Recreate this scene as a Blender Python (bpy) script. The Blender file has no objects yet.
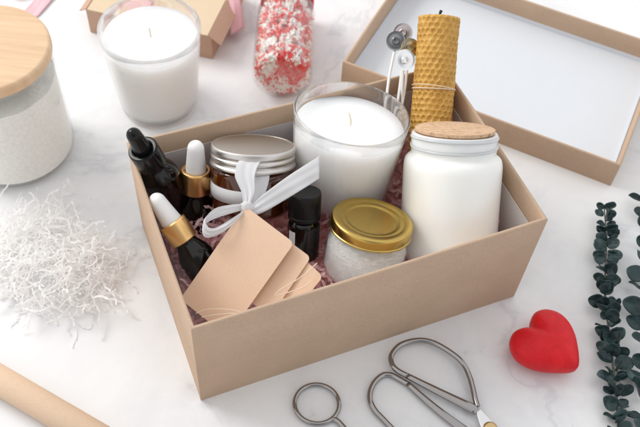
import bpy, bmesh, math, random
from math import sin, cos, pi, radians, sqrt, atan2
from mathutils import Vector, Matrix, noise

sc = bpy.context.scene
C = sc.collection
random.seed(7)

# ------------------------------------------------------------------ camera
cam_data = bpy.data.cameras.new('camera')
cam = bpy.data.objects.new('camera', cam_data)
C.objects.link(cam)
PITCH, ROLL = 0.9259, 0.0862
_f = Vector((0, cos(PITCH), -sin(PITCH)))
_u = Vector((0, sin(PITCH), cos(PITCH)))
_x = Vector((1, 0, 0))
_X = _x * cos(ROLL) + _u * sin(ROLL)
_U = -_x * sin(ROLL) + _u * cos(ROLL)
M = Matrix((( _X.x, _U.x, -_f.x, 0), (_X.y, _U.y, -_f.y, 0), (_X.z, _U.z, -_f.z, 0.6709), (0, 0, 0, 1)))
cam.matrix_world = M
cam_data.sensor_width = 36
cam_data.lens = 48.27
cam_data.clip_start = 0.01
cam_data.clip_end = 50
cam_data.dof.use_dof = True
cam_data.dof.focus_distance = 0.715
cam_data.dof.aperture_fstop = 9.0
sc.camera = cam

# ------------------------------------------------------------------ world and lamps
world = bpy.data.worlds.new('World')
sc.world = world
world.use_nodes = True
wn = world.node_tree
bg = wn.nodes['Background']
tc = wn.nodes.new('ShaderNodeTexCoord')
def wdot(v):
    n = wn.nodes.new('ShaderNodeVectorMath'); n.operation = 'DOT_PRODUCT'
    n.inputs[1].default_value = Vector(v).normalized()
    wn.links.new(tc.outputs['Generated'], n.inputs[0])
    return n.outputs['Value']
def wramp(fac, stops):
    cr = wn.nodes.new('ShaderNodeValToRGB')
    for k, (p, c) in enumerate(stops):
        cr.color_ramp.elements[k].position = p; cr.color_ramp.elements[k].color = (*c, 1)
    cr.color_ramp.interpolation = 'EASE'
    wn.links.new(fac, cr.inputs[0])
    return cr.outputs[0]
half = wn.nodes.new('ShaderNodeMath'); half.operation = 'MULTIPLY_ADD'
half.inputs[1].default_value = 0.5; half.inputs[2].default_value = 0.5
wn.links.new(wdot((-0.85, 0.35, 0.35)), half.inputs[0])
room = wramp(half.outputs[0], [(0.10, (0.95, 0.97, 1.0)), (0.9, (1.0, 1.0, 1.0))])
dark = wramp(wdot((0.15, -0.8, 0.6)), [(0.80, (1, 1, 1)), (0.97, (0.32, 0.32, 0.33))])
wm = wn.nodes.new('ShaderNodeMix'); wm.data_type = 'RGBA'; wm.blend_type = 'MULTIPLY'; wm.inputs['Factor'].default_value = 1
wn.links.new(room, wm.inputs[6]); wn.links.new(dark, wm.inputs[7])
wn.links.new(wm.outputs[2], bg.inputs['Color'])
bg.inputs['Strength'].default_value = 1.03

def area(name, loc, target, size, power, color=(1, 1, 1)):
    d = bpy.data.lights.new(name, 'AREA')
    d.shape = 'RECTANGLE'; d.size = size[0]; d.size_y = size[1]
    d.energy = power; d.color = color
    o = bpy.data.objects.new(name, d)
    C.objects.link(o)
    o.location = loc
    o.rotation_euler = (Vector(target) - Vector(loc)).to_track_quat('-Z', 'Y').to_euler()
    return o
area('window_light', (-2.2, 1.55, 2.0), (0.0, 0.45, 0.0), (1.5, 1.3), 58.0, (1.0, 0.985, 0.965))

sc.view_settings.view_transform = 'Standard'
sc.view_settings.look = 'None'
sc.view_settings.exposure = 0.0
sc.view_settings.gamma = 1.0
sc.cycles.max_bounces = 16
sc.cycles.diffuse_bounces = 10
sc.cycles.transmission_bounces = 12
sc.cycles.transparent_max_bounces = 12

# ------------------------------------------------------------------ material helpers
def mat(name, color, rough=0.5, metal=0.0, trans=0.0, ior=1.45, sss=0.0, sss_r=0.01, coat=0.0, spec=0.5):
    m = bpy.data.materials.new(name)
    m.use_nodes = True
    b = m.node_tree.nodes['Principled BSDF']
    b.inputs['Base Color'].default_value = (*color, 1)
    b.inputs['Roughness'].default_value = rough
    b.inputs['Metallic'].default_value = metal
    b.inputs['Transmission Weight'].default_value = trans
    b.inputs['IOR'].default_value = ior
    b.inputs['Subsurface Weight'].default_value = sss
    b.inputs['Subsurface Radius'].default_value = (1, 0.9, 0.8)
    b.inputs['Subsurface Scale'].default_value = sss_r
    b.inputs['Coat Weight'].default_value = coat
    b.inputs['Specular IOR Level'].default_value = spec
    return m

def P(m): return m.node_tree.nodes['Principled BSDF']

def coords(m, scale=(1, 1, 1)):
    nt = m.node_tree
    t = nt.nodes.new('ShaderNodeTexCoord'); mp = nt.nodes.new('ShaderNodeMapping')
    mp.inputs['Scale'].default_value = scale
    nt.links.new(t.outputs['Object'], mp.inputs['Vector'])
    return mp.outputs['Vector']

def noise_tex(m, vec, scale, detail=4, rough=0.6, dist=0.0):
    n = m.node_tree.nodes.new('ShaderNodeTexNoise')
    n.inputs['Scale'].default_value = scale; n.inputs['Detail'].default_value = detail
    n.inputs['Roughness'].default_value = rough; n.inputs['Distortion'].default_value = dist
    m.node_tree.links.new(vec, n.inputs['Vector'])
    return n.outputs['Fac']

def ramp(m, fac, stops):
    r = m.node_tree.nodes.new('ShaderNodeValToRGB')
    e = r.color_ramp.elements
    while len(e) < len(stops): e.new(0.5)
    for k, (p, c) in enumerate(stops):
        e[k].position = p; e[k].color = (*c, 1)
    m.node_tree.links.new(fac, r.inputs[0])
    return r.outputs['Color']

def mul(m, a, b, f=1.0):
    n = m.node_tree.nodes.new('ShaderNodeMix'); n.data_type = 'RGBA'; n.blend_type = 'MULTIPLY'
    n.inputs['Factor'].default_value = f
    m.node_tree.links.new(a, n.inputs[6]); m.node_tree.links.new(b, n.inputs[7])
    return n.outputs[2]

def bump(m, fac, strength=0.3, dist=0.001):
    b = m.node_tree.nodes.new('ShaderNodeBump')
    b.inputs['Strength'].default_value = strength; b.inputs['Distance'].default_value = dist
    m.node_tree.links.new(fac, b.inputs['Height'])
    m.node_tree.links.new(b.outputs[0], P(m).inputs['Normal'])

def setcol(m, c): m.node_tree.links.new(c, P(m).inputs['Base Color'])

def paper(name, col, var=0.08, rough=0.8, scale=1.0, bs=0.25):
    m = mat(name, col, rough, spec=0.3)
    v = coords(m)
    d = tuple(c * (1 - var) for c in col); l = tuple(min(1, c * (1 + var)) for c in col)
    fine = noise_tex(m, v, 900 * scale, 3, 0.7)
    big = noise_tex(m, v, 28 * scale, 4, 0.6)
    a = ramp(m, fine, [(0.3, d), (0.7, l)])
    b = ramp(m, big, [(0.3, (1 - var, 1 - var * 1.1, 1 - var * 1.2)), (0.7, (1, 1, 1))])
    c = mul(m, a, b)
    v2 = coords(m, (260 * scale, 1300 * scale, 1300 * scale))
    fib = noise_tex(m, v2, 1.0, 2, 0.5, 0.6)
    c = mul(m, c, ramp(m, fib, [(0.30, (1 - 1.6 * var, 1 - 1.8 * var, 1 - 2 * var)), (0.40, (1, 1, 1))]))
    setcol(m, c)
    bump(m, fine, bs, 0.0003)
    return m

KRAFT = (0.55, 0.398, 0.285)
m_kraft = paper('kraft_board', KRAFT)
m_kraft_dark = paper('kraft_inner', (0.47, 0.30, 0.185))
m_tag = paper('tag_card', (0.80, 0.57, 0.41), 0.04, 0.75, 0.8, 0.12)
m_roll = paper('kraft_roll', (0.72, 0.53, 0.38), 0.05)
m_liner = paper('white_board', (0.83, 0.81, 0.81), 0.02, 0.6)
m_lidwhite = paper('lid_white', (0.70, 0.73, 0.77), 0.012, 0.55)
m_gift = paper('gift_kraft', (0.55, 0.36, 0.26), 0.06)
m_gift_top = paper('gift_cream', (0.72, 0.57, 0.40), 0.05)
m_pinkrib = mat('pink_ribbon', (0.80, 0.48, 0.52), 0.5)
def mixed_glass(name, thin):
    m = mat(name, (1, 1, 1), 0.0, trans=1.0, ior=1.45)
    nt = m.node_tree
    fr = nt.nodes.new('ShaderNodeFresnel'); fr.inputs['IOR'].default_value = 1.45
    tp = nt.nodes.new('ShaderNodeBsdfTransparent'); tp.inputs[0].default_value = (0.985, 0.99, 0.988, 1)
    gl = nt.nodes.new('ShaderNodeBsdfGlossy'); gl.inputs['Roughness'].default_value = 0.01
    m1 = nt.nodes.new('ShaderNodeMixShader'); m2 = nt.nodes.new('ShaderNodeMixShader')
    geo = nt.nodes.new('ShaderNodeNewGeometry')
    inv = nt.nodes.new('ShaderNodeMath'); inv.operation = 'SUBTRACT'; inv.inputs[0].default_value = 1.0
    nt.links.new(geo.outputs['Backfacing'], inv.inputs[1])
    mlt = nt.nodes.new('ShaderNodeMath'); mlt.operation = 'MULTIPLY'
    nt.links.new(fr.outputs[0], mlt.inputs[0]); nt.links.new(inv.outputs[0], mlt.inputs[1])
    nt.links.new(mlt.outputs[0], m1.inputs[0]); nt.links.new(tp.outputs[0], m1.inputs[1]); nt.links.new(gl.outputs[0], m1.inputs[2])
    m2.inputs[0].default_value = thin
    nt.links.new(P(m).outputs[0], m2.inputs[1]); nt.links.new(m1.outputs[0], m2.inputs[2])
    nt.links.new(m2.outputs[0], nt.nodes['Material Output'].inputs[0])
    return m
m_glass_thin = mixed_glass('thin_clear_glass', 0.88)
m_glass = mixed_glass('clear_glass', 0.3)
m_wax = mat('white_wax', (0.95, 0.945, 0.925), 0.45, sss=1.0, sss_r=0.03)
m_wick = mat('wick_cotton', (0.84, 0.76, 0.60), 0.9)
m_black_wick = mat('dark_wick', (0.02, 0.03, 0.04), 0.8)
m_whitejar = mat('frosted_jar', (0.93, 0.92, 0.88), 0.26, sss=0.9, sss_r=0.012, coat=0.25)
m_black = mat('black_plastic', (0.006, 0.006, 0.006), 0.16, spec=0.3)
m_blackglass = mat('dark_glass', (0.005, 0.003, 0.002), 0.03, spec=0.4, coat=0.15)
m_blackcap = mat('matte_black_cap', (0.008, 0.008, 0.008), 0.3, spec=0.3)
m_rubber = mat('white_rubber', (0.86, 0.85, 0.84), 0.4, sss=0.25, sss_r=0.004)
m_gold = mat('brushed_gold', (0.95, 0.60, 0.25), 0.34, metal=1.0)
m_goldlid = mat('gold_lid', (0.56, 0.39, 0.11), 0.25, metal=1.0)
m_alu = mat('brushed_aluminium', (0.66, 0.63, 0.60), 0.36, metal=1.0)
m_steel = mat('polished_steel', (0.34, 0.325, 0.32), 0.09, metal=1.0)
m_amber = mat('amber_glass', (0.16, 0.035, 0.006), 0.03, trans=0.6, ior=1.5, coat=0.5)
m_cream = mat('brown_cream', (0.10, 0.03, 0.012), 0.5)
m_ribbon = mat('white_organza', (0.88, 0.88, 0.89), 0.5, sss=0.0)
P(m_ribbon).inputs['Sheen Weight'].default_value = 0.3
m_wickwax = mat('waxed_wick', (0.88, 0.88, 0.87), 0.4, sss=0.3, sss_r=0.002)
_v = coords(m_ribbon)
_w = m_ribbon.node_tree.nodes.new('ShaderNodeTexWave'); _w.inputs['Scale'].default_value = 700; _w.inputs['Distortion'].default_value = 1.5
m_ribbon.node_tree.links.new(_v, _w.inputs['Vector'])
bump(m_ribbon, _w.outputs['Fac'], 0.25, 0.0003)
_tp = m_ribbon.node_tree.nodes.new('ShaderNodeBsdfTransparent')
_tl = m_ribbon.node_tree.nodes.new('ShaderNodeBsdfTranslucent'); _tl.inputs[0].default_value = (0.95, 0.95, 0.96, 1)
_m1 = m_ribbon.node_tree.nodes.new('ShaderNodeMixShader'); _m1.inputs[0].default_value = 0.3
_m2 = m_ribbon.node_tree.nodes.new('ShaderNodeMixShader'); _m2.inputs[0].default_value = 0.15
_l = m_ribbon.node_tree.links
_l.new(P(m_ribbon).outputs[0], _m1.inputs[1]); _l.new(_tl.outputs[0], _m1.inputs[2])
_l.new(_m1.outputs[0], _m2.inputs[1]); _l.new(_tp.outputs[0], _m2.inputs[2])
_l.new(_m2.outputs[0], m_ribbon.node_tree.nodes['Material Output'].inputs[0])
m_label = mat('white_label', (0.8, 0.82, 0.85), 0.5)
m_twine = mat('twine', (0.80, 0.66, 0.52), 0.9)
m_heart = mat('red_heart', (0.68, 0.008, 0.014), 0.42, sss=0.05, spec=0.35, sss_r=0.004)
v = coords(m_heart)
setcol(m_heart, ramp(m_heart, noise_tex(m_heart, v, 55, 7, 0.68, 0.8), [(0.3, (0.58, 0.006, 0.012)), (0.65, (0.72, 0.012, 0.018))]))
_wv = coords(m_wax)
bump(m_wax, noise_tex(m_wax, _wv, 38, 4, 0.55), 0.22, 0.0035)
bump(m_heart, noise_tex(m_heart, v, 70, 8, 0.7), 0.30, 0.003)
m_red = mat('sprinkle_red', (0.80, 0.045, 0.04), 0.55)
m_pinkspr = mat('sprinkle_pink', (0.84, 0.20, 0.18), 0.55)
m_whitespr = mat('sprinkle_white', (0.88, 0.84, 0.80), 0.55)
m_redlid = mat('red_lid', (0.75, 0.03, 0.07), 0.35)
m_seal = mat('silicone_seal', (0.62, 0.60, 0.57), 0.3, trans=0.3)
m_pinkshred = mat('pink_shred', (0.98, 0.72, 0.72), 0.7, sss=0.0, sss_r=0.002)
m_whiteshred = mat('white_shred', (0.98, 0.975, 0.97), 0.6)

# translucent thin paper for the shreds
def translucent(m, col, f):
    nt = m.node_tree
    tr = nt.nodes.new('ShaderNodeBsdfTranslucent'); tr.inputs[0].default_value = (*col, 1)
    mx = nt.nodes.new('ShaderNodeMixShader'); mx.inputs[0].default_value = f
    nt.links.new(P(m).outputs[0], mx.inputs[1]); nt.links.new(tr.outputs[0], mx.inputs[2])
    nt.links.new(mx.outputs[0], nt.nodes['Material Output'].inputs[0])
translucent(m_pinkshred, (0.97, 0.68, 0.69), 0.4)
nt = m_whiteshred.node_tree
tr = nt.nodes.new('ShaderNodeBsdfTranslucent'); tr.inputs[0].default_value = (0.98, 0.97, 0.96, 1)
mx = nt.nodes.new('ShaderNodeMixShader'); mx.inputs[0].default_value = 0.45
out = nt.nodes['Material Output']
nt.links.new(P(m_whiteshred).outputs[0], mx.inputs[1]); nt.links.new(tr.outputs[0], mx.inputs[2])
nt.links.new(mx.outputs[0], out.inputs[0])

# aluminium with faint brushing
v = coords(m_alu, (900, 25, 900))
bump(m_alu, noise_tex(m_alu, v, 1.0, 2, 0.5), 0.06, 0.0004)
# wood lid
m_wood = mat('pale_beech', (0.72, 0.47, 0.26), 0.42, coat=0.1)
v = coords(m_wood, (4, 55, 4))
g = noise_tex(m_wood, v, 2.2, 6, 0.62, 0.5)
setcol(m_wood, ramp(m_wood, g, [(0.3, (0.64, 0.42, 0.25)), (0.55, (0.72, 0.50, 0.31)), (0.75, (0.78, 0.56, 0.37))]))
bump(m_wood, g, 0.08, 0.0004)
# cork
m_cork = mat('cork', (0.55, 0.35, 0.20), 0.9)
v = coords(m_cork)
c1 = ramp(m_cork, noise_tex(m_cork, v, 260, 6, 0.75), [(0.34, (0.28, 0.15, 0.08)), (0.43, (0.60, 0.39, 0.24)), (0.7, (0.74, 0.52, 0.35))])
setcol(m_cork, c1)
bump(m_cork, noise_tex(m_cork, v, 420, 5, 0.7), 0.7, 0.0012)
# beeswax
m_bees = mat('beeswax', (0.74, 0.40, 0.075), 0.42, sss=0.25, sss_r=0.003)
v = coords(m_bees)
setcol(m_bees, ramp(m_bees, noise_tex(m_bees, v, 60, 4, 0.6), [(0.3, (0.50, 0.265, 0.045)), (0.7, (0.66, 0.385, 0.09))]))
# salts
def granular(name, a, b, scale):
    m = mat(name, a, 0.55, sss=0.3, sss_r=0.003)
    v = coords(m)
    vo = m.node_tree.nodes.new('ShaderNodeTexVoronoi'); vo.inputs['Scale'].default_value = scale
    m.node_tree.links.new(v, vo.inputs['Vector'])
    setcol(m, ramp(m, vo.outputs['Distance'], [(0.0, a), (0.9, b)]))
    bump(m, vo.outputs['Distance'], 0.45, 0.0012)
    return m
m_salt = granular('bath_salt', (0.96, 0.95, 0.92), (0.88, 0.86, 0.81), 300)
m_flake = mat('white_flakes', (0.93, 0.92, 0.90), 0.5)
_fv = coords(m_flake, (1, 1, 1.8))
_fn = noise_tex(m_flake, _fv, 190, 5, 0.75, 1.5)
setcol(m_flake, ramp(m_flake, _fn, [(0.32, (0.80, 0.78, 0.75)), (0.5, (0.94, 0.93, 0.91))]))
bump(m_flake, _fn, 0.8, 0.0025)
# leaves
m_leaf = mat('eucalyptus', (0.03, 0.065, 0.065), 0.42)
v = coords(m_leaf)
setcol(m_leaf, ramp(m_leaf, noise_tex(m_leaf, v, 60, 4, 0.6), [(0.35, (0.012, 0.026, 0.029)), (0.56, (0.024, 0.052, 0.054)), (0.74, (0.09, 0.14, 0.135))]))
bump(m_leaf, noise_tex(m_leaf, v, 180, 3, 0.6), 0.3, 0.001)
m_stem = mat('twig', (0.10, 0.11, 0.085), 0.7)
# marble
m_marble = mat('white_marble', (0.8, 0.8, 0.82), 0.28)
v = coords(m_marble)
nt = m_marble.node_tree
warp = nt.nodes.new('ShaderNodeTexNoise'); warp.inputs['Scale'].default_value = 2.2; warp.inputs['Detail'].default_value = 5
nt.links.new(v, warp.inputs['Vector'])
vm = nt.nodes.new('ShaderNodeVectorMath'); vm.operation = 'MULTIPLY_ADD'
vm.inputs[1].default_value = (0.55, 0.55, 0.55)
nt.links.new(warp.outputs['Color'], vm.inputs[0]); nt.links.new(v, vm.inputs[2])
n1 = noise_tex(m_marble, vm.outputs[0], 2.6, 8, 0.62)
ab = nt.nodes.new('ShaderNodeMath'); ab.operation = 'SUBTRACT'; ab.inputs[1].default_value = 0.5
nt.links.new(n1, ab.inputs[0])
ab2 = nt.nodes.new('ShaderNodeMath'); ab2.operation = 'ABSOLUTE'
nt.links.new(ab.outputs[0], ab2.inputs[0])
veins = ramp(m_marble, ab2.outputs[0], [(0.0, (0.81, 0.82, 0.84)), (0.014, (0.93, 0.935, 0.945)), (0.06, (1, 1, 1))])
cloud = ramp(m_marble, noise_tex(m_marble, v, 5.5, 6, 0.6, 0.8), [(0.30, (0.76, 0.765, 0.78)), (0.58, (0.84, 0.84, 0.84))])
setcol(m_marble, mul(m_marble, cloud, veins))

# ------------------------------------------------------------------ mesh helpers
def finish(bm, name, material, parent=None, smooth=True, loc=None):
    me = bpy.data.meshes.new(name)
    bmesh.ops.recalc_face_normals(bm, faces=bm.faces)
    bm.to_mesh(me); bm.free()
    mats = material if isinstance(material, (list, tuple)) else [material]
    for mm in mats: me.materials.append(mm)
    for p in me.polygons: p.use_smooth = smooth
    o = bpy.data.objects.new(name, me)
    C.objects.link(o)
    if parent: o.parent = parent
    if loc: o.location = loc
    return o

def tag(o, label, cat, group=None, kind=None):
    o['label'] = label; o['category'] = cat
    if group: o['group'] = group
    if kind: o['kind'] = kind
    return o

def thing(name, label, cat, loc=(0, 0, 0), axis=None, rotz=0.0, group=None):
    o = bpy.data.objects.new(name, None)
    C.objects.link(o)
    o.empty_display_size = 0.02
    o.location = loc
    if axis is not None:
        q = Vector((0, 0, 1)).rotation_difference(Vector(axis).normalized())
        e = (q.to_matrix() @ Matrix.Rotation(rotz, 3, 'Z')).to_euler()
        o.rotation_euler = e
    else:
        o.rotation_euler = (0, 0, rotz)
    return tag(o, label, cat, group)

def lathe(name, prof, material, parent=None, seg=72, smooth=True, fn=None, sharp=35):
    """prof: list of (r, z); closed loop when first and last both lie off axis and are given equal"""
    bm = bmesh.new()
    rings = []
    for r, z in prof:
        if r < 1e-6:
            rings.append([bm.verts.new((0, 0, z))])
        else:
            ring = []
            for k in range(seg):
                a = 2 * pi * k / seg
                rr, zz = (fn(r, z, a) if fn else (r, z))
                ring.append(bm.verts.new((rr * cos(a), rr * sin(a), zz)))
            rings.append(ring)
    for A, B in zip(rings, rings[1:]):
        if len(A) == 1 and len(B) == 1: continue
        for k in range(seg):
            k2 = (k + 1) % seg
            if len(A) == 1: bm.faces.new((A[0], B[k], B[k2]))
            elif len(B) == 1: bm.faces.new((A[k], A[k2], B[0]))
            else: bm.faces.new((A[k], A[k2], B[k2], B[k]))
    o = finish(bm, name, material, parent, smooth)
    if smooth:
        try: o.data.set_sharp_from_angle(angle=radians(sharp))
        except Exception: pass
    return o

def fillet(prof, rad, n=4):
    """round inner corners of an (r,z) profile"""
    out = [prof[0]]
    for i in range(1, len(prof) - 1):
        a, b, c = Vector(prof[i - 1]), Vector(prof[i]), Vector(prof[i + 1])
        r = min(rad, (a - b).length * 0.45, (c - b).length * 0.45)
        p, q = b + (a - b).normalized() * r, b + (c - b).normalized() * r
        for k in range(n + 1):
            t = k / n
            out.append(tuple((1 - t) ** 2 * p + 2 * t * (1 - t) * b + t * t * q))
    out.append(prof[-1])
    return out

def catmull(pts, n=8, closed=False):
    pts = [Vector(p) for p in pts]
    out = []
    N = len(pts)
    rng = range(N) if closed else range(N - 1)
    for i in rng:
        p1, p2 = pts[i], pts[(i + 1) % N]
        p0 = pts[(i - 1) % N] if (closed or i > 0) else p1 * 2 - p2
        p3 = pts[(i + 2) % N] if (closed or i + 2 < N) else p2 * 2 - p1
        for k in range(n):
            t = k / n
            out.append(0.5 * ((2 * p1) + (-p0 + p2) * t + (2 * p0 - 5 * p1 + 4 * p2 - p3) * t * t + (-p0 + 3 * p1 - 3 * p2 + p3) * t ** 3))
    if not closed: out.append(pts[-1])
    return out

def add_tube(bm, pts, rad, seg=12, closed=False, flat=1.0, cap=True):
    """rad: float or function of t 0..1 ; flat squashes z"""
    pts = [Vector(p) for p in pts]
    N = len(pts)
    rings = []
    up = Vector((0, 0, 1))
    prev = None
    for i, p in enumerate(pts):
        if closed: d = pts[(i + 1) % N] - pts[i - 1]
        else: d = pts[min(i + 1, N - 1)] - pts[max(i - 1, 0)]
        d.normalize()
        if prev is None:
            ref = up if abs(d.dot(up)) < 0.95 else Vector((1, 0, 0))
            s = d.cross(ref).normalized()
        else:
            s = (prev - d * prev.dot(d)).normalized()
        prev = s
        w = s.cross(d).normalized()
        r = rad(i / (N - 1)) if callable(rad) else rad
        if isinstance(r, tuple): rs, rw = r
        else: rs, rw = r, r * flat
        rings.append([bm.verts.new(p + s * cos(2 * pi * k / seg) * rs + w * sin(2 * pi * k / seg) * rw) for k in range(seg)])
    pairs = list(zip(rings, rings[1:])) + ([(rings[-1], rings[0])] if closed else [])
    for A, B in pairs:
        for k in range(seg):
            bm.faces.new((A[k], A[(k + 1) % seg], B[(k + 1) % seg], B[k]))
    if cap and not closed:
        bm.faces.new(rings[0][::-1]); bm.faces.new(rings[-1])

def tube(name, pts, rad, material, parent=None, **kw):
    bm = bmesh.new(); add_tube(bm, pts, rad, **kw)
    return finish(bm, name, material, parent)

def add_box(bm, x0, y0, z0, x1, y1, z1):
    vs = [bm.verts.new((x, y, z)) for z in (z0, z1) for y in (y0, y1) for x in (x0, x1)]
    for f in ((0, 2, 3, 1), (4, 5, 7, 6), (0, 1, 5, 4), (2, 6, 7, 3), (0, 4, 6, 2), (1, 3, 7, 5)):
        bm.faces.new([vs[i] for i in f])

def bevel(o, w, seg=2):
    m = o.modifiers.new('bevel', 'BEVEL'); m.width = w; m.segments = seg; m.limit_method = 'ANGLE'; m.angle_limit = radians(40)
    return o

def box(name, a, b, material, parent=None, bev=0.0006):
    bm = bmesh.new(); add_box(bm, *a, *b)
    o = finish(bm, name, material, parent, smooth=False)
    if bev: bevel(o, bev)
    return o

def tray_walls(name, L, W, h, t, z0, material, parent):
    """four joined walls as one ring, mitred corners, slightly wavy like real board"""
    bm = bmesh.new()
    n = 24
    def ring(off, z):
        pts = []
        cs = [(off, off), (L - off, off), (L - off, W - off), (off, W - off)]
        for i in range(4):
            a, b = cs[i], cs[(i + 1) % 4]
            for k in range(n):
                s = k / n
                x = a[0] + (b[0] - a[0]) * s; y = a[1] + (b[1] - a[1]) * s
                bow = 0.0009 * sin(pi * s) * (z / h if h else 0) * (1 if i != 2 else -1)
                nx, ny = [(0, -1), (1, 0), (0, 1), (-1, 0)][i]
                pts.append(bm.verts.new((x + nx * bow, y + ny * bow, z)))
        return pts
    r = [ring(0, z0), ring(0, z0 + (h - z0) * 0.5), ring(0, h - 0.0008), ring(0.0008, h), ring(t - 0.0008, h), ring(t, h - 0.0008), ring(t, z0 + (h - z0) * 0.5), ring(t, z0)]
    m = len(r[0])
    for A, B in zip(r, r[1:] + r[:1]):
        for k in range(m):
            bm.faces.new((A[k], A[(k + 1) % m], B[(k + 1) % m], B[k]))
    o = finish(bm, name, material, parent)
    o.data.set_sharp_from_angle(angle=radians(50))
    return o

# ------------------------------------------------------------------ the tabletop
top = box('tabletop', (-1.6, -0.9, -0.03), (1.6, 2.2, 0.0), m_marble, None, 0.002)
top['kind'] = 'structure'

# ------------------------------------------------------------------ gift box and its lid
BX, BY, BA = -0.0856, 0.2993, 0.4450
BL, BW, BH = 0.30, 0.1912, 0.1204
def W3(u, n, z):
    return Vector((BX + u * cos(BA) - n * sin(BA), BY + u * sin(BA) + n * cos(BA), z))

gb = thing('cardboard_box', 'open kraft cardboard box filled with candles, jars, bottles and cards', 'box', (BX, BY, 0), rotz=BA)
tray_walls('wall', BL, BW, BH, 0.0030, 0.0, m_kraft, gb)
box('bottom', (0.0032, 0.0032, 0.0006), (BL - 0.0032, BW - 0.0032, 0.0028), m_liner, gb, 0)
bm = bmesh.new()
T = 0.0033
zt = 0.098
for a, b in (((T, T), (BL - T, T + 0.0006)), ((T, BW - T - 0.0006), (BL - T, BW - T)), ((T, T + 0.0008), (T + 0.0006, BW - T - 0.0008)), ((BL - T - 0.0006, T + 0.0008), (BL - T, BW - T - 0.0008))):
    add_box(bm, a[0], a[1], 0.003, b[0], b[1], zt)
finish(bm, 'liner', m_liner, gb, smooth=False)

lid = thing('box_lid', 'kraft cardboard lid with a white inside, lying upside down behind the box', 'lid', (0.0104, 0.6871, 0), rotz=-0.38544)
LL, LW, LH = 0.3063, 0.2003, 0.0320
tray_walls('rim', LL, LW, LH, 0.0032, 0.0, m_kraft, lid)
box('panel', (0.0034, 0.0034, 0.0005), (LL - 0.0034, LW - 0.0034, 0.0030), m_lidwhite, lid, 0)
bm = bmesh.new()
T = 0.0035
for a, b in (((T, T), (LL - T, T + 0.0006)), ((T, LW - T - 0.0006), (LL - T, LW - T)), ((T, T + 0.0008), (T + 0.0006, LW - T - 0.0008)), ((LL - T - 0.0006, T + 0.0008), (LL - T, LW - T - 0.0008))):
    add_box(bm, a[0], a[1], 0.0031, b[0], b[1], 0.0085)
finish(bm, 'liner_edge', m_lidwhite, lid, smooth=False)

# ------------------------------------------------------------------ tumbler candles
def tumbler_candle(label, loc, axis, rt, rb, h, fill, wick_lean, rotz=0.0):
    t = thing('glass_candle', label, 'candle', loc, axis, rotz, group='white candles in clear glass tumblers')
    th = 0.0021
    outer = [(0, 0.0006), (rb - 0.006, 0.0), (rb - 0.002, 0.0009), (rb, 0.0045)]
    n = 10
    outer += [(rb + (rt - rb) * (k / n) ** 0.92, 0.0045 + (h - 0.0055) * k / n) for k in range(1, n + 1)]
    outer += [(rt - 0.0004, h - 0.0003), (rt - th / 2, h), (rt - th + 0.0004, h - 0.0003)]
    def inner(z): return rb + (rt - rb) * max(0, (z - 0.0045) / (h - 0.0055)) ** 0.92 - th
    zs = [h - 0.0012 - (h - 0.0012 - 0.013) * k / n for k in range(n + 1)]
    prof = outer + [(inner(z), z) for z in zs] + [(inner(0.009) - 0.004, 0.0085), (0, 0.0075)]
    lathe('glass', prof, m_glass, t, 96, sharp=60)
    gap = -0.0004
    wz = [0.0095 + (fill - 0.001 - 0.0095) * k / 8 for k in range(9)]
    wp = [(0, 0.0072), (inner(0.0095) - 0.004, 0.0080), (inner(0.0135) - gap, 0.0130)]
    wp += [(inner(z) - gap, z) for z in wz if z > 0.014] + [(inner(fill) - 0.0012, fill - 0.0002), (inner(fill) * 0.8, fill - 0.0008), (0.016, fill - 0.0009), (0.006, fill - 0.0017), (0.002, fill - 0.0012), (0, fill - 0.0004)]
    lathe('wax', wp, m_wax, t, 96, sharp=50)
    lx, ly = wick_lean
    tube('wick', catmull([(0, 0, fill - 0.003), (0, 0, fill + 0.003), (lx * 0.5, ly * 0.5, fill + 0.007), (lx, ly, fill + 0.009)], 5), 0.0009, m_wick, t, seg=8)
    return t

tumbler_candle('white candle in a clear glass tumbler on the tabletop outside the box', (-0.1807, 0.634, 0.0005), None, 0.0499, 0.0401, 0.1053, 0.092, (-0.001, 0.002))
ax_g = Vector((0.058, 0.242, 0.969)).normalized()
tg = Vector((0.0201, 0.5104, 0.140))
tumbler_candle('white candle in a clear glass tumbler leaning inside the open box', tuple(tg - ax_g * 0.094), ax_g, 0.0504, 0.0415, 0.094, 0.081, (-0.003, 0.004))

# ------------------------------------------------------------------ white jar with cork
ax = Vector((-0.063, 0.604, 0.795)).normalized()
tj = Vector((0.1071, 0.4983, 0.142))
hj = 0.112
j = thing('cork_jar', 'milky white jar with a cork lid standing in the right end of the box', 'jar', tuple(tj - ax * hj), ax)
R = 0.0419
prof = fillet([(0, 0.0), (R - 0.002, 0.0), (R, 0.010), (R, hj - 0.029), (R - 0.0015, hj - 0.0235), (0.0362, hj - 0.0205), (0.0358, hj - 0.018), (0.0362, hj - 0.0165), (0.0362, hj - 0.0045), (0.0358, hj - 0.0025), (0.0325, hj - 0.0022), (0.0320, hj - 0.008), (0, hj - 0.008)], 0.0035, 5)
lathe('glass', prof, m_whitejar, j, 96, sharp=60)
bm = bmesh.new()
for dz, ph, r_ in ((0.0135, 0.4, 0.0360), (0.0060, pi, 0.0360)):
    pts = [(r_ * cos(a), r_ * sin(a), hj - dz + 0.0011 * sin(a + ph)) for a in [2 * pi * k / 60 for k in range(60)]]
    add_tube(bm, pts, 0.00125, 8, closed=True)
finish(bm, 'screw_thread', m_whitejar, j)
lathe('cork', fillet([(0, hj - 0.0075), (0.0310, hj - 0.0075), (0.0316, hj - 0.002), (0.0332, hj - 0.0018), (0.0336, hj + 0.0012), (0, hj + 0.0016)], 0.0006, 2), m_cork, j, 80)

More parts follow.
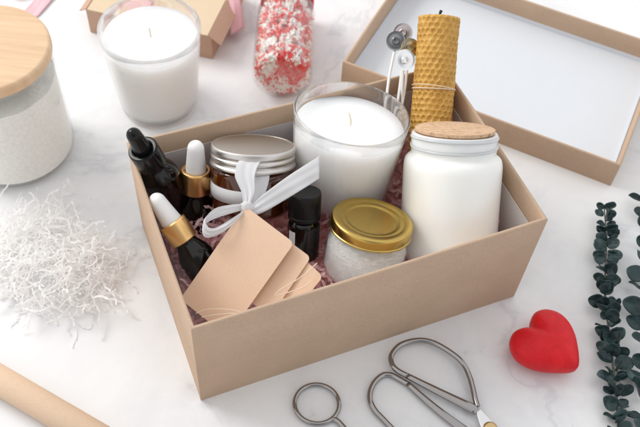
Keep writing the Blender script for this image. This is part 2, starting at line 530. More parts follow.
# ------------------------------------------------------------------ beeswax candle
axb = Vector((-0.013, 0.747, 0.664)).normalized()
tb = Vector((0.0919, 0.612, 0.165))
HB, RB = 0.158, 0.0188
bc = thing('beeswax_candle', 'rolled honeycomb beeswax candle leaning over the back corner of the box', 'candle', tuple(tb - axb * HB), axb, 0.3)
bm = bmesh.new()
NA, NZ = 260, 300
cells = 20
cw = 2 * pi * RB / cells
chh = cw * 0.866
def hexdepth(s, z):
    best = 9
    r0 = round(z / chh)
    for r in (r0 - 1, r0, r0 + 1):
        off = 0.5 * cw * (r % 2)
        c0 = round((s - off) / cw)
        for c in (c0 - 1, c0, c0 + 1):
            dx, dz = s - (c * cw + off), z - r * chh
            d = max(abs(dx), abs(dx) * 0.5 + abs(dz) * 0.866)
            best = min(best, d)
    e = best / (cw * 0.5)
    return min(1.0, max(0.0, (1.0 - e) / 0.62)) * (0.82 + 0.5 * noise.noise(Vector((s * 95, z * 95, 0.3))))
rows = []
for i in range(NZ + 1):
    z = HB * i / NZ
    row = []
    for k in range(NA):
        a = 2 * pi * k / NA
        d = hexdepth(RB * a, z)
        d = d * d * (3 - 2 * d)
        r = RB - 0.0015 * d + 0.0006 * noise.noise(Vector((cos(a) * 1.6, sin(a) * 1.6, z * 42))) + 0.0005 * noise.noise(Vector((cos(a) * 9, sin(a) * 9, z * 380)))
        if i in (0, NZ): r -= 0.0002
        row.append(bm.verts.new((r * cos(a), r * sin(a), z)))
    rows.append(row)
for A, B in zip(rows, rows[1:]):
    for k in range(NA): bm.faces.new((A[k], A[(k + 1) % NA], B[(k + 1) % NA], B[k]))
c0 = bm.verts.new((0, 0, 0)); c1 = bm.verts.new((0, 0, HB - 0.0006))
for k in range(NA):
    bm.faces.new((c0, rows[0][(k + 1) % NA], rows[0][k])); bm.faces.new((c1, rows[-1][k], rows[-1][(k + 1) % NA]))
o = finish(bm, 'wax', m_bees, bc); o.data.set_sharp_from_angle(angle=radians(60))
tube('wick', catmull([(0, 0, HB - 0.004), (0.0002, 0, HB + 0.003), (0.0012, 0, HB + 0.0062)], 4), lambda t: 0.0010 + 0.0005 * t, m_black_wick, bc, seg=8)
zs = HB - 0.064
pts = [((RB + 0.0004) * cos(a), (RB + 0.0004) * sin(a), zs + 0.0008 * sin(a * 1.0 + 1)) for a in [2 * pi * k / 60 for k in range(60)]]
bm = bmesh.new(); add_tube(bm, pts, 0.00055, 6, closed=True)
add_tube(bm, [((RB + 0.0009) * cos(a), (RB + 0.0009) * sin(a), zs + 0.0012 - 0.0014 * sin(a + 1.4)) for a in [2 * pi * k / 60 for k in range(60)]], 0.0004, 6, closed=True)
finish(bm, 'string', m_twine, bc)

# ------------------------------------------------------------------ amber jar with aluminium lid
axa = Vector((-0.030, 0.553, 0.833)).normalized()
ta = Vector((-0.0615, 0.482, 0.120))
HA = 0.058
aj = thing('amber_jar', 'low amber glass jar with a silver screw lid beside the gold collared dropper', 'jar', tuple(ta - axa * HA), axa)
RA = 0.0350
lathe('glass', fillet([(0, 0), (RA - 0.003, 0), (RA, 0.004), (RA, HA - 0.022), (RA - 0.003, HA - 0.018), (RA - 0.0035, HA - 0.004), (RA - 0.006, HA - 0.004), (RA - 0.006, HA - 0.018), (RA - 0.003, HA - 0.024), (RA - 0.003, 0.004), (0, 0.0035)], 0.002, 3), m_amber, aj, 72, sharp=60)
lathe('cream', [(0, 0.0042), (RA - 0.005, 0.0045), (RA - 0.0036, 0.008), (RA - 0.0036, HA - 0.026), (0, HA - 0.026)], m_cream, aj, 64)
RLd = 0.0362
lathe('screw_lid', fillet([(0, HA - 0.0008), (RLd - 0.0030, HA - 0.0008), (RLd - 0.0022, HA), (RLd - 0.0006, HA - 0.0002), (RLd, HA - 0.002), (RLd, HA - 0.0052), (RLd - 0.0010, HA - 0.0060), (RLd - 0.0010, HA - 0.0075), (RLd, HA - 0.0085), (RLd, HA - 0.0105), (RLd - 0.0010, HA - 0.0115), (RLd - 0.0008, HA - 0.0135), (RLd + 0.0007, HA - 0.0150), (RLd + 0.0007, HA - 0.0170), (RLd - 0.001, HA - 0.0172), (RLd - 0.001, HA - 0.004), (0, HA - 0.003)], 0.0006, 3), m_alu, aj, 96, sharp=60)

# ------------------------------------------------------------------ dropper bottles
def dropper(label, top, axis, s, m_collar, m_bulb, bulb_h, bulb_r, group, collar_r=0.0135, collar_h=0.022, body=0.055):
    """top = centre of the collar's upper face"""
    axis = Vector(axis).normalized()
    H = (collar_h + 0.006 + body) * s
    t = thing('dropper_bottle', label, 'bottle', tuple(Vector(top) - axis * H), axis, group=group)
    R_ = 0.0175 * s
    zc = H - collar_h * s
    lathe('bottle', fillet([(0, 0), (R_ - 0.002, 0), (R_, 0.003), (R_, body * s - 0.010 * s), (R_ * 0.72, body * s - 0.0005), (collar_r * s * 0.80, body * s + 0.003 * s), (collar_r * s * 0.80, H - 0.003), (0, H - 0.003)], 0.004, 5), m_blackglass, t, 64, sharp=60)
    cr_ = collar_r * s
    lathe('collar', fillet([(cr_ - 0.0008, zc), (cr_, zc + 0.0006), (cr_ - 0.0001, H - 0.0012), (cr_ - 0.0008, H), (bulb_r * s + 0.001, H), (bulb_r * s + 0.0005, H - 0.002), (cr_ - 0.0015, H - 0.003), (cr_ - 0.0015, zc + 0.0003), (cr_ - 0.0008, zc)], 0.0004, 2), m_collar, t, 64)
    b = bulb_r * s; bh = bulb_h * s
    prof = [(0, H - 0.0025), (b * 0.98, H - 0.0025), (b * 1.0, H + 0.001), (b * 0.93, H + bh * 0.25), (b * 0.84, H + bh * 0.55), (b * 0.80, H + bh * 0.72)]
    for k in range(1, 9):
        a = pi / 2 * k / 8
        prof.append((b * 0.80 * cos(a), H + bh * 0.72 + bh * 0.28 * sin(a)))
    prof[-1] = (0, H + bh)
    lathe('rubber_bulb', prof, m_bulb, t, 48, sharp=70)
    return t
GD = 'dropper bottles with gold collars and white bulbs'
dropper('gold collared dropper bottle with white bulb, standing upright beside the amber jar', (-0.1092, 0.4652, 0.100), (0.001, 0.316, 0.949), 0.964, m_gold, m_rubber, 0.029, 0.0093, GD)
dropper('gold collared dropper bottle with white bulb, leaning on the left wall of the box', (-0.1201, 0.4080, 0.100), (-0.601, 0.479, 0.64), 0.86, m_gold, m_rubber, 0.032, 0.0102, GD, body=0.058)
bt = Vector(W3(0.0085, 0.1615, 0.141))
dropper('all black dropper bottle poking over the back left corner of the box', tuple(bt), bt - W3(0.0345, 0.1600, 0.045), 0.94, m_black, m_black, 0.026, 0.0082, 'dropper bottles', body=0.055)

# ------------------------------------------------------------------ small black bottle
axk = Vector((-0.034, 0.442, 0.896)).normalized()
tk = Vector((-0.0137, 0.4398, 0.115))
HK = 0.062
kb = thing('small_bottle', 'small black bottle with ridged black cap between the ribboned jar and gold lidded jar', 'bottle', tuple(tk - axk * HK), axk)
RK = 0.0136
lathe('bottle', fillet([(0, 0), (RK - 0.002, 0), (RK, 0.002), (RK, HK - 0.029), (RK - 0.004, HK - 0.0245), (RK - 0.004, HK - 0.018), (0, HK - 0.018)], 0.0025, 4), m_blackglass, kb, 56, sharp=60)
def ribs(r, z, a): return (r * (1 - 0.006 * max(0, sin(a * 34)) * (1 if r > RK * 0.92 else 0)), z)
lathe('cap', fillet([(0, HK - 0.0006), (RK - 0.002, HK - 0.0006), (RK - 0.0004, HK - 0.0002), (RK, HK - 0.0018), (RK, HK - 0.0200), (RK - 0.0006, HK - 0.0205), (RK + 0.0002, HK - 0.0212), (RK + 0.0002, HK - 0.0242), (RK - 0.003, HK - 0.0243), (0, HK - 0.0243)], 0.0005, 2), m_blackcap, kb, 272, fn=ribs, sharp=70)
bm = bmesh.new()
vs = []
for k in range(7):
    a = radians(212 + k * 5)
    vs.append((bm.verts.new(((RK + 0.0003) * cos(a), (RK + 0.0003) * sin(a), 0.012)), bm.verts.new(((RK + 0.0003) * cos(a), (RK + 0.0003) * sin(a), HK - 0.033))))
for p, q in zip(vs, vs[1:]): bm.faces.new((p[0], q[0], q[1], p[1]))
finish(bm, 'label', m_label, kb)

# ------------------------------------------------------------------ gold lidded jar
axg = Vector((0.083, 0.364, 0.928)).normalized()
tg2 = Vector((0.0435, 0.4232, 0.108))
HG = 0.064
gj = thing('gold_lid_jar', 'small glass jar of white flakes with a gold metal lid', 'jar', tuple(tg2 - axg * HG), axg)
RG = 0.0345
lathe('glass', fillet([(0, 0), (RG - 0.008, 0), (RG - 0.002, 0.006), (RG, 0.014), (RG, HG - 0.024), (RG - 0.0042, HG - 0.014), (RG - 0.0042, HG - 0.003), (RG - 0.0060, HG - 0.003), (RG - 0.0060, HG - 0.014), (RG - 0.002, HG - 0.0245), (RG - 0.002, 0.015), (RG - 0.006, 0.008), (0, 0.0025)], 0.003, 4), m_glass_thin, gj, 80, sharp=60)
lathe('flakes', [(0, 0.0022), (RG - 0.012, 0.0030), (RG - 0.006, 0.0075), (RG - 0.0015, 0.016), (RG - 0.0015, HG - 0.025), (RG - 0.0062, HG - 0.014), (0, HG - 0.012)], m_flake, gj, 64,
      fn=lambda r, z, a: (r * (1 - 0.012 * noise.noise(Vector((cos(a) * 9, sin(a) * 9, z * 300)))) if r > 0.001 else r, z))
RGL = 0.0342
lathe('screw_lid', fillet([(0, HG - 0.0022), (RGL * 0.60, HG - 0.0022), (RGL * 0.68, HG - 0.0012), (RGL * 0.76, HG - 0.0012), (RGL * 0.84, HG - 0.0004), (RGL - 0.0022, HG), (RGL - 0.0004, HG - 0.0008), (RGL, HG - 0.003), (RGL, HG - 0.0082), (RGL - 0.0004, HG - 0.0088), (RGL + 0.0006, HG - 0.0094), (RGL + 0.0006, HG - 0.0104), (RGL - 0.0008, HG - 0.0108), (RGL - 0.0014, HG - 0.004), (0, HG - 0.0034)], 0.0009, 3), m_goldlid, gj, 96, sharp=70)

# ------------------------------------------------------------------ candle wicks with metal sustainers
WK = [((0.0610, 0.6043, 0.150), (0.0603, 0.5383, 0.105), (0.48, 0.42, 0.41), 0.0088, 'pale pinkish metal disc, farthest back'),
      ((0.0551, 0.5962, 0.147), (0.0505, 0.5310, 0.105), (0.30, 0.31, 0.31), 0.0088, 'grey metal disc, left of the others'),
      ((0.0684, 0.5930, 0.143), (0.0636, 0.5372, 0.100), (0.52, 0.42, 0.25), 0.0088, 'brassy metal disc, half hidden beside the honeycomb candle'),
      ((0.0638, 0.5745, 0.145), (0.0704, 0.5410, 0.090), (0.88, 0.88, 0.88), 0.0094, 'bright silver disc, lowest and nearest')]
cam_loc = Vector((0, 0, 0.6709))
for k, (tp, bo, col, rd, desc) in enumerate(WK):
    tp, bo = Vector(tp), Vector(bo)
    t = thing('candle_wick', 'white waxed candle wick with a ' + desc, 'candle wick', tuple(bo), group='loose candle wicks standing behind the glass candle')
    nrm = (Vector((-0.25 + 0.2 * k, -0.72, 0.75))).normalized()
    hub = tp - nrm * 0.004 - bo
    pr = [Vector((0, 0, 0)), hub * 0.5 + Vector((0.0015 * (-1) ** k, 0, 0)), hub * 0.9, hub, tp - bo - nrm * 0.0005]
    tube('wick', catmull(pr, 6), 0.0013, m_wickwax, t, seg=8)
    mm = mat('sustainer_metal', col, 0.22, metal=1.0)
    dsk = lathe('metal_disc', fillet([(0, 0.0009), (0.0018, 0.0009), (0.0022, 0.0022), (0.0032, 0.0022), (0.0038, 0.0004), (rd * 0.85, 0.0001), (rd, 0.0006), (rd, 0.0002), (rd * 0.85, -0.0004), (0.0038, -0.0002), (0, -0.0002)], 0.0002, 2), mm, t, 40)
    dsk.location = tp - bo
    dsk.rotation_euler = nrm.to_track_quat('Z', 'Y').to_euler()

# ------------------------------------------------------------------ kraft gift cards
def card(label, A, B, D, material, th=0.0007, rc=0.004, curl=0.0):
    """A top corner, B right corner (width), D lower corner (length)"""
    A, B, D = Vector(A), Vector(B), Vector(D)
    ex = (B - A); w = ex.length; ex.normalize()
    ey = (D - A); ey = ey - ex * ey.dot(ex); l = ey.length; ey.normalize()
    ez = ex.cross(ey)
    if ez.z < 0: ez = -ez
    mrot = Matrix((ex, ey, ex.cross(ey))).transposed()
    bm = bmesh.new()
    pts = []
    for cx, cy, a0 in ((w - rc, rc, -90), (w - rc, l - rc, 0), (rc, l - rc, 90), (rc, rc, 180)):
        for k in range(7):
            a = radians(a0 + 15 * k)
            pts.append((cx + rc * cos(a), cy + rc * sin(a)))
    lo = [bm.verts.new((x, y, 0)) for x, y in pts]; hi = [bm.verts.new((x, y, th)) for x, y in pts]
    bm.faces.new(lo); bm.faces.new(hi)
    n = len(pts)
    for k in range(n): bm.faces.new((lo[k], lo[(k + 1) % n], hi[(k + 1) % n], hi[k]))
    o = finish(bm, 'gift_card', material, None, smooth=False)
    o.matrix_world = Matrix.Translation(A) @ mrot.to_4x4()
    tag(o, label, 'card', 'blank kraft gift cards in the front left of the box')
    return o
card('largest visible blank kraft card, on top of the others under the ribbon knot', (-0.0600, 0.4116, 0.125), (-0.0183, 0.3848, 0.118), (-0.1030, 0.3513, 0.070), m_tag)
card('blank kraft card half hidden in the middle of the fanned three', (-0.0352, 0.3985, 0.1135), (-0.0042, 0.3780, 0.1100), (-0.0560, 0.3570, 0.078), m_tag)
card('blank kraft card at the bottom of the fanned three, nearest the gold lidded jar', (-0.0200, 0.3880, 0.1065), (0.0065, 0.3645, 0.1050), (-0.0370, 0.3660, 0.084), m_tag)

# ------------------------------------------------------------------ white ribbon round the amber jar
rb = thing('white_ribbon', 'white sheer ribbon tied in a bow round the amber jar', 'ribbon', (-0.0589, 0.4130, 0.121))
org = Vector(rb.location)
def ribbon(name, pts, wvecs, material, parent, n=8, th=0.00012):
    P_ = catmull(pts, n); Wv = catmull(wvecs, n)
    bm = bmesh.new()
    cols = 17
    grid = []
    for i, (p, w) in enumerate(zip(P_, Wv)):
        row = []
        d = (P_[min(i + 1, len(P_) - 1)] - P_[max(i - 1, 0)]).normalized()
        nn = d.cross(w).normalized() if w.length > 1e-6 else Vector((0, 0, 1))
        for c in range(cols):
            s = c / (cols - 1) - 0.5
            row.append(bm.verts.new(p + w * s + nn * (0.0006 * cos(s * pi) + (0.0002 + 0.03 * (0.018 - min(0.018, w.length))) * sin(i * 0.12 + s * 15) + 0.0003 * sin(i * 0.5 + s * 5)) - org))
        grid.append(row)
    for A, B in zip(grid, grid[1:]):
        for c in range(cols - 1): bm.faces.new((A[c], A[c + 1], B[c + 1], B[c]))
    o = finish(bm, name, material, parent)
    s = o.modifiers.new('solid', 'SOLIDIFY'); s.thickness = th
    return o
V = Vector
loop_up = [(-0.0595, 0.4130, 0.122), (-0.0631, 0.4240, 0.127), (-0.0670, 0.4364, 0.133), (-0.0650, 0.4486, 0.136), (-0.0610, 0.4557, 0.131), (-0.0580, 0.4500, 0.126), (-0.0560, 0.4387, 0.123), (-0.0570, 0.4233, 0.120), (-0.0589, 0.4129, 0.120)]
w = [(0.004, 0, 0), (0.010, 0.001, 0.001), (0.016, 0.002, 0.001), (0.018, 0.003, 0), (0.018, 0.003, 0), (0.018, 0.003, 0), (0.016, 0.002, 0), (0.010, 0.001, 0), (0.004, 0, 0)]
ribbon('upper_loop', [V(p) + V((0.004, 0.0, 0)) if 0 < i < 8 else p for i, p in enumerate(loop_up)], w, m_ribbon, rb)
c_t = [(-0.0566, 0.4088, 0.1200), (-0.0460, 0.4180, 0.1220), (-0.0288, 0.4330, 0.1255), (-0.0148, 0.4440, 0.1290), (-0.0037, 0.4535, 0.1310)]
w_t = [(-0.001, 0.006, 0.004), (-0.003, 0.011, 0.007), (-0.002, 0.015, 0.009), (-0.002, 0.016, 0.009), (-0.001, 0.017, 0.009)]
ribbon('tail', c_t, w_t, m_ribbon, rb)
ll = [(-0.0589, 0.4148, 0.121), (-0.0699, 0.4075, 0.125), (-0.0835, 0.4018, 0.124), (-0.0907, 0.3949, 0.119), (-0.0869, 0.3894, 0.115), (-0.0762, 0.3930, 0.117), (-0.0647, 0.4031, 0.121), (-0.0587, 0.4128, 0.121)]
wl = [(0, 0.002, 0.003), (0, 0.004, 0.006), (0, 0.005, 0.007), (0.002, 0.003, 0.008), (0.003, 0.003, 0.008), (0, 0.004, 0.006), (0, 0.003, 0.004), (0, 0.002, 0.002)]
ribbon('side_loop', ll, wl, m_ribbon, rb)
# the band round the jar, hugging the glass
qj = V((0, 0, 1)).rotation_difference(axa).to_matrix()
base = ta - axa * HA
bm = bmesh.new()
ring0, ring1, ring2 = [], [], []
for k in range(72):
    a = 2 * pi * k / 72
    for rr, zz, lst in ((RA + 0.0008, 0.0165, ring0), (RA + 0.0013, 0.0225, ring1), (RA + 0.0008, 0.0285, ring2)):
        zz += 0.0025 * sin(a * 1.0 + 0.6) 
        lst.append(bm.verts.new(base + qj @ V((rr * cos(a), rr * sin(a), zz)) - org))
for A, B in ((ring0, ring1), (ring1, ring2)):
    for k in range(72): bm.faces.new((A[k], A[(k + 1) % 72], B[(k + 1) % 72], B[k]))
o = finish(bm, 'band', m_ribbon, rb)
s = o.modifiers.new('solid', 'SOLIDIFY'); s.thickness = 0.0004
bm = bmesh.new()
bmesh.ops.create_uvsphere(bm, u_segments=20, v_segments=14, radius=1)
for v_ in bm.verts:
    n_ = 1 + 0.22 * noise.noise(v_.co * 2.3)
    v_.co = V((v_.co.x * 0.0055 * n_, v_.co.y * 0.0045 * n_, v_.co.z * 0.0060 * n_))
finish(bm, 'knot', m_ribbon, rb)

# ------------------------------------------------------------------ twine bits
tube_pts = catmull([(-0.0900, 0.3345, 0.083), (-0.0820, 0.3372, 0.0855), (-0.0715, 0.3378, 0.087), (-0.0600, 0.3368, 0.089), (-0.0540, 0.3350, 0.0885), (-0.0640, 0.3345, 0.087), (-0.0740, 0.3330, 0.086), (-0.0850, 0.3310, 0.084)], 8)
tag(tube('twine', tube_pts, 0.0004, m_twine, None, seg=6), 'thin pale twine loose over the lower edge of the big kraft card', 'string', 'strands of thin twine')
tube_pts = catmull([(0.0010, 0.3730, 0.1105), (-0.0060, 0.3655, 0.1075), (-0.0150, 0.3580, 0.105), (-0.0250, 0.3520, 0.1015), (-0.0290, 0.3480, 0.098), (-0.0200, 0.3500, 0.1000), (-0.0080, 0.3540, 0.1035), (-0.0020, 0.3590, 0.1055)], 8)
tag(tube('twine', tube_pts, 0.0004, m_twine, None, seg=6), 'thin pale twine loose over the lowest of the fanned kraft cards', 'string', 'strands of thin twine')

# ------------------------------------------------------------------ paper shreds
def add_strip(bm, p, d, length, width, amp, step=0.0035, zmin=0.0008, region=None, droop=0.0, curl=0.22):
    """one crinkled strip of paper: a folded zigzag that wanders"""
    d = d.normalized()
    up = V((random.gauss(0, 1), random.gauss(0, 1), random.gauss(0, 1)))
    side = d.cross(up).normalized()
    prev = None
    k = 0
    n = int(length / step)
    for i in range(n + 1):
        wob = V((random.gauss(0, curl), random.gauss(0, curl), random.gauss(0, curl * 0.65) - droop))
        d = (d + wob).normalized()
        side = (side - d * side.dot(d) + V((random.gauss(0, .12), random.gauss(0, .12), random.gauss(0, .12)))).normalized()
        nn = d.cross(side)
        q = p + nn * (amp * (1 if i % 2 else -1))
        if q.z < zmin: q.z = zmin + random.random() * 0.0006
        a_, b_ = q + side * width / 2, q - side * width / 2
        a_.z = max(a_.z, zmin * 0.7); b_.z = max(b_.z, zmin * 0.7)
        cur = (bm.verts.new(a_), bm.verts.new(b_))
        if prev: bm.faces.new((prev[0], prev[1], cur[1], cur[0]))
        prev = cur
        p = p + d * step
        if region and not region(p): break

# pink shreds filling the box
bm = bmesh.new()
cb, sb = cos(BA), sin(BA)
def boxlocal(p):
    x, y = p.x - BX, p.y - BY
    return x * cb + y * sb, -x * sb + y * cb
def inbox(p):
    u, n = boxlocal(p)
    return 0.010 < u < BL - 0.010 and 0.010 < n < BW - 0.010 and p.z < (0.052 if (u < 0.115 and n < 0.085 and not (u < 0.022 and n > 0.05)) else 0.092)
for i in range(1900):
    u, n = random.uniform(0.011, BL - 0.011), random.uniform(0.011, BW - 0.011)
    edge = min(u, BL - u, n, BW - n)
    zmax = 0.066 + 0.020 * max(0, 1 - edge / 0.03)
    z = 0.006 + (zmax - 0.006) * random.random() ** 0.45
    a = random.uniform(0, 2 * pi)
    add_strip(bm, W3(u, n, z), V((cos(a), sin(a), random.uniform(-.4, .4))), random.uniform(0.02, 0.05), 0.0028, 0.0011, 0.0040, 0.004, inbox)
o = finish(bm, 'paper_shred', m_pinkshred, None, smooth=False)
tag(o, 'pink crinkled paper shreds filling the bottom of the open box', 'packing paper', kind='stuff')

# white shreds heaped on the tabletop
bm = bmesh.new()
cx, cy = -0.250, 0.420
for i in range(860):
    a = random.uniform(0, 2 * pi); r = sqrt(random.random())
    x, y = cx + 0.063 * r * cos(a), cy + 0.052 * r * sin(a)
    x -= 0.45 * (y - cy) - 0.004
    hmax = 0.034 * (1 - r * r) ** 0.7 + 0.004
    z = hmax * random.random() ** 0.8
    b = random.uniform(0, 2 * pi)
    add_strip(bm, V((x, y, z)), V((cos(b), sin(b), random.uniform(-.3, .5))), random.uniform(0.018, 0.045), 0.0017, 0.0004, 0.0030, 0.0009, droop=0.05, curl=0.36)
for x, y, h in ((-0.251, 0.497, .03), (-0.243, 0.500, .022), (-0.160, 0.436, .006), (-0.150, 0.462, .004), (-0.158, 0.374, .004), (-0.2, 0.50, .003)):
    for k in range(2 if h > 0.01 else 1):
        add_strip(bm, V((x + random.uniform(-.004, .004), y, 0.002)), V((random.uniform(-.5, .5), random.uniform(-.2, .6), h * 30)), 0.02 if h > 0.01 else 0.008, 0.0018, 0.0007, 0.003)
o = finish(bm, 'paper_shred', m_whiteshred, None, smooth=False)
tag(o, 'heap of fine white crinkled paper shreds on the marble left of the box', 'packing paper', kind='stuff')

# ------------------------------------------------------------------ big salt jar with wooden lid
sj = thing('storage_jar', 'clear glass storage jar with a round pale wooden lid at the left edge', 'jar', (-0.3095, 0.5535, 0.0005))
HJ = 0.1371
RJ = 0.0568
lathe('glass', fillet([(0, 0), (RJ - 0.006, 0), (RJ, 0.008), (RJ, HJ - 0.032), (RJ - 0.0035, HJ - 0.020), (RJ - 0.0035, HJ - 0.0135), (RJ - 0.0058, HJ - 0.0135), (RJ - 0.0058, HJ - 0.020), (RJ - 0.0023, HJ - 0.032), (RJ - 0.0025, 0.009), (RJ - 0.008, 0.0045), (0, 0.004)], 0.003, 4), m_glass_thin, sj, 96, sharp=60)
lathe('wooden_lid', fillet([(0, HJ - 0.0125), (RJ - 0.0005, HJ - 0.0125), (RJ + 0.0012, HJ - 0.010), (RJ + 0.0012, HJ - 0.0022), (RJ - 0.001, HJ), (0, HJ)], 0.0018, 4), m_wood, sj, 96, sharp=60)
lathe('seal', fillet([(0, HJ - 0.021), (RJ - 0.0062, HJ - 0.020), (RJ - 0.0062, HJ - 0.0128), (0, HJ - 0.0128)], 0.001, 3), m_seal, sj, 80)
hs = 0.100
bm_prof = [(0, 0.0045), (RJ - 0.009, 0.005), (RJ - 0.0021, 0.0098)] + [(RJ - 0.0021, 0.0098 + (hs - 0.0098) * k / 10) for k in range(1, 11)] + [(RJ * 0.7, hs + 0.003), (RJ * 0.35, hs - 0.001), (0, hs + 0.004)]
salt = lathe('bath_salt', bm_prof, m_salt, None, 96, fn=lambda r, z, a: (r, z + (0.003 * noise.noise(V((r * cos(a) * 60, r * sin(a) * 60, 1))) if z > hs - 0.004 else 0)))
salt.location = (-0.3095, 0.5535, 0.0005)
tag(salt, 'off white bath salt filling most of the wooden lidded jar', 'bath salt', kind='stuff')

# ------------------------------------------------------------------ little kraft gift box behind the candle
gx = thing('gift_box', 'small folded kraft gift box behind the candle on the tabletop', 'gift box', (-0.2784, 0.7336, 0), rotz=radians(-10.6))
GL, GW, GH = 0.1465, 0.110, 0.0345
bm = bmesh.new(); add_box(bm, 0, 0, 0.0, GL, GW, GH - 0.0015)
o = finish(bm, 'body', m_gift, gx, smooth=False); bevel(o, 0.0008)
box('top_panel', (0.002, -0.0006, GH - 0.0015), (GL - 0.004, GW, GH), m_gift_top, gx, 0.0005)
def slab(name, quad, th, material, parent):
    bm = bmesh.new()
    q = [V(p) for p in quad]
    n = (q[1] - q[0]).cross(q[3] - q[0]).normalized()
    if n.z < 0: n = -n
    lo = [bm.verts.new(p) for p in q]; hi = [bm.verts.new(p + n * th) for p in q]
    bm.faces.new(lo); bm.faces.new(hi)
    for k in range(4): bm.faces.new((lo[k], lo[(k + 1) % 4], hi[(k + 1) % 4], hi[k]))
    return finish(bm, name, material, parent, smooth=False)
slab('side_flap', [(GL - 0.0036, -0.0008, GH - 0.0003), (GL + 0.0105, -0.0012, GH - 0.0105), (GL + 0.0105, GW, GH - 0.0105), (GL - 0.0036, GW, GH - 0.0003)], 0.0010, m_gift, gx)
slab('side_flap', [(0.0016, -0.0008, GH - 0.0003), (-0.0065, -0.0012, GH - 0.0045), (-0.0065, GW, GH - 0.0045), (0.0016, GW, GH - 0.0003)], 0.0010, m_gift, gx)
# pink ribbon over it
pr = bpy.data.objects.new('pink_ribbon', None)
pr = thing('pink_ribbon', 'pink satin ribbon wrapped round the small kraft gift box', 'ribbon', (-0.2784, 0.7336, 0), rotz=radians(-10.6))
org = V((0, 0, 0))
ribbon('front_band', [(0.055, -0.0022, 0.001), (0.055, -0.0026, GH * 0.5), (0.055, -0.0022, GH - 0.001)], [(0.024, 0, 0)] * 3, m_pinkrib, pr, th=0.0005)
ribbon('top_band', [(0.055, -0.0018, GH + 0.0016), (0.055, 0.05, GH + 0.0018), (0.055, GW, GH + 0.0016)], [(0.024, 0, 0)] * 3, m_pinkrib, pr, th=0.0005)
ribbon('tail', [(0.128, 0.098, GH + 0.004), (0.140, 0.082, GH + 0.004), (0.154, 0.058, GH - 0.006), (0.163, 0.040, 0.012)], [(0.010, 0.016, 0)] * 4, m_pinkrib, pr, th=0.0005)
org = V((-0.345, 0.80, 0.0))
pr2 = thing('pink_ribbon', 'end of a pink ribbon lying behind the wooden jar lid', 'ribbon', (-0.345, 0.80, 0.0))
ribbon('strip', [(-0.352, 0.752, 0.0022), (-0.345, 0.775, 0.0028), (-0.340, 0.80, 0.004), (-0.337, 0.85, 0.002)], [(0.018, -0.004, 0)] * 4, m_pinkrib, pr2, th=0.0005)
ribbon('red_edge', [(-0.382, 0.781, 0.004), (-0.371, 0.780, 0.006), (-0.358, 0.786, 0.004)], [(0, 0.004, 0.002)] * 3, m_redlid, pr2, th=0.0008)

# ------------------------------------------------------------------ jar of sprinkles lying down
sx, sy = -0.0520, 0.6500
adir = V((-0.045, 1.0, 0.0)).normalized()
RS, HS = 0.0322, 0.122
sp = thing('sprinkle_jar', 'glass jar of red and white sprinkles lying on its side', 'jar', (sx, sy, RS + 0.0004), adir)
lathe('glass', fillet([(0, 0.0025), (RS - 0.010, 0.0), (RS - 0.004, 0.001), (RS, 0.007), (RS, HS - 0.014), (RS - 0.004, HS - 0.003), (RS - 0.005, HS + 0.010), (RS - 0.007, HS + 0.010), (RS - 0.006, HS - 0.003), (RS - 0.0022, HS - 0.015), (RS - 0.0022, 0.009), (RS - 0.007, 0.0045), (0, 0.005)], 0.003, 5), m_glass_thin, sp, 80, sharp=60)
lathe('screw_lid', fillet([(RS - 0.0038, HS - 0.001), (RS - 0.0020, HS - 0.001), (RS - 0.0015, HS + 0.014), (RS - 0.003, HS + 0.016), (0, HS + 0.016), (0, HS + 0.0115), (RS - 0.0038, HS + 0.0115), (RS - 0.0038, HS - 0.001)], 0.001, 3), m_redlid, sp, 72)
bm = bmesh.new()
def add_star(bm, p, q, r, th, mi, pts=5):
    vs0, vs1 = [], []
    for k in range(pts * 2):
        rr = r if k % 2 == 0 else r * 0.55
        a = pi * k / pts
        for lst, z in ((vs0, -th / 2), (vs1, th / 2)):
            lst.append(bm.verts.new(p + q @ V((rr * cos(a), rr * sin(a), z))))
    fs = [bm.faces.new(vs0), bm.faces.new(vs1)]
    n = len(vs0)
    for k in range(n): fs.append(bm.faces.new((vs0[k], vs0[(k + 1) % n], vs1[(k + 1) % n], vs1[k])))
    for f in fs: f.material_index = mi
from mathutils import Euler
RI = RS - 0.0048
for i in range(3000):
    mode = random.random()
    if mode < 0.78:
        a = random.uniform(0, 2 * pi); z = random.uniform(0.009, HS - 0.006); r = RI - random.random() ** 1.5 * 0.006
        r *= 1 if z < HS - 0.018 else 0.85
    else:
        a = random.uniform(0, 2 * pi); z = 0.0090 + random.random() * 0.003; r = (RI - 0.002) * sqrt(random.random())
    p = V((r * cos(a), r * sin(a), z))
    q = Euler((random.uniform(0, 6), random.uniform(0, 6), random.uniform(0, 6))).to_matrix()
    nv = noise.noise(p * 75)
    mi = 2 if random.random() < 0.52 + nv * 0.9 else (0 if random.random() < 0.5 else 1)
    add_star(bm, p, q, random.uniform(0.0030, 0.0042), 0.0018, mi)
o = finish(bm, 'sprinkles', [m_red, m_pinkspr, m_whitespr], None, smooth=False)
o.location = sp.location; o.rotation_euler = sp.rotation_euler
tag(o, 'red and white star sprinkles filling the glass jar that lies down', 'sprinkles', kind='stuff')
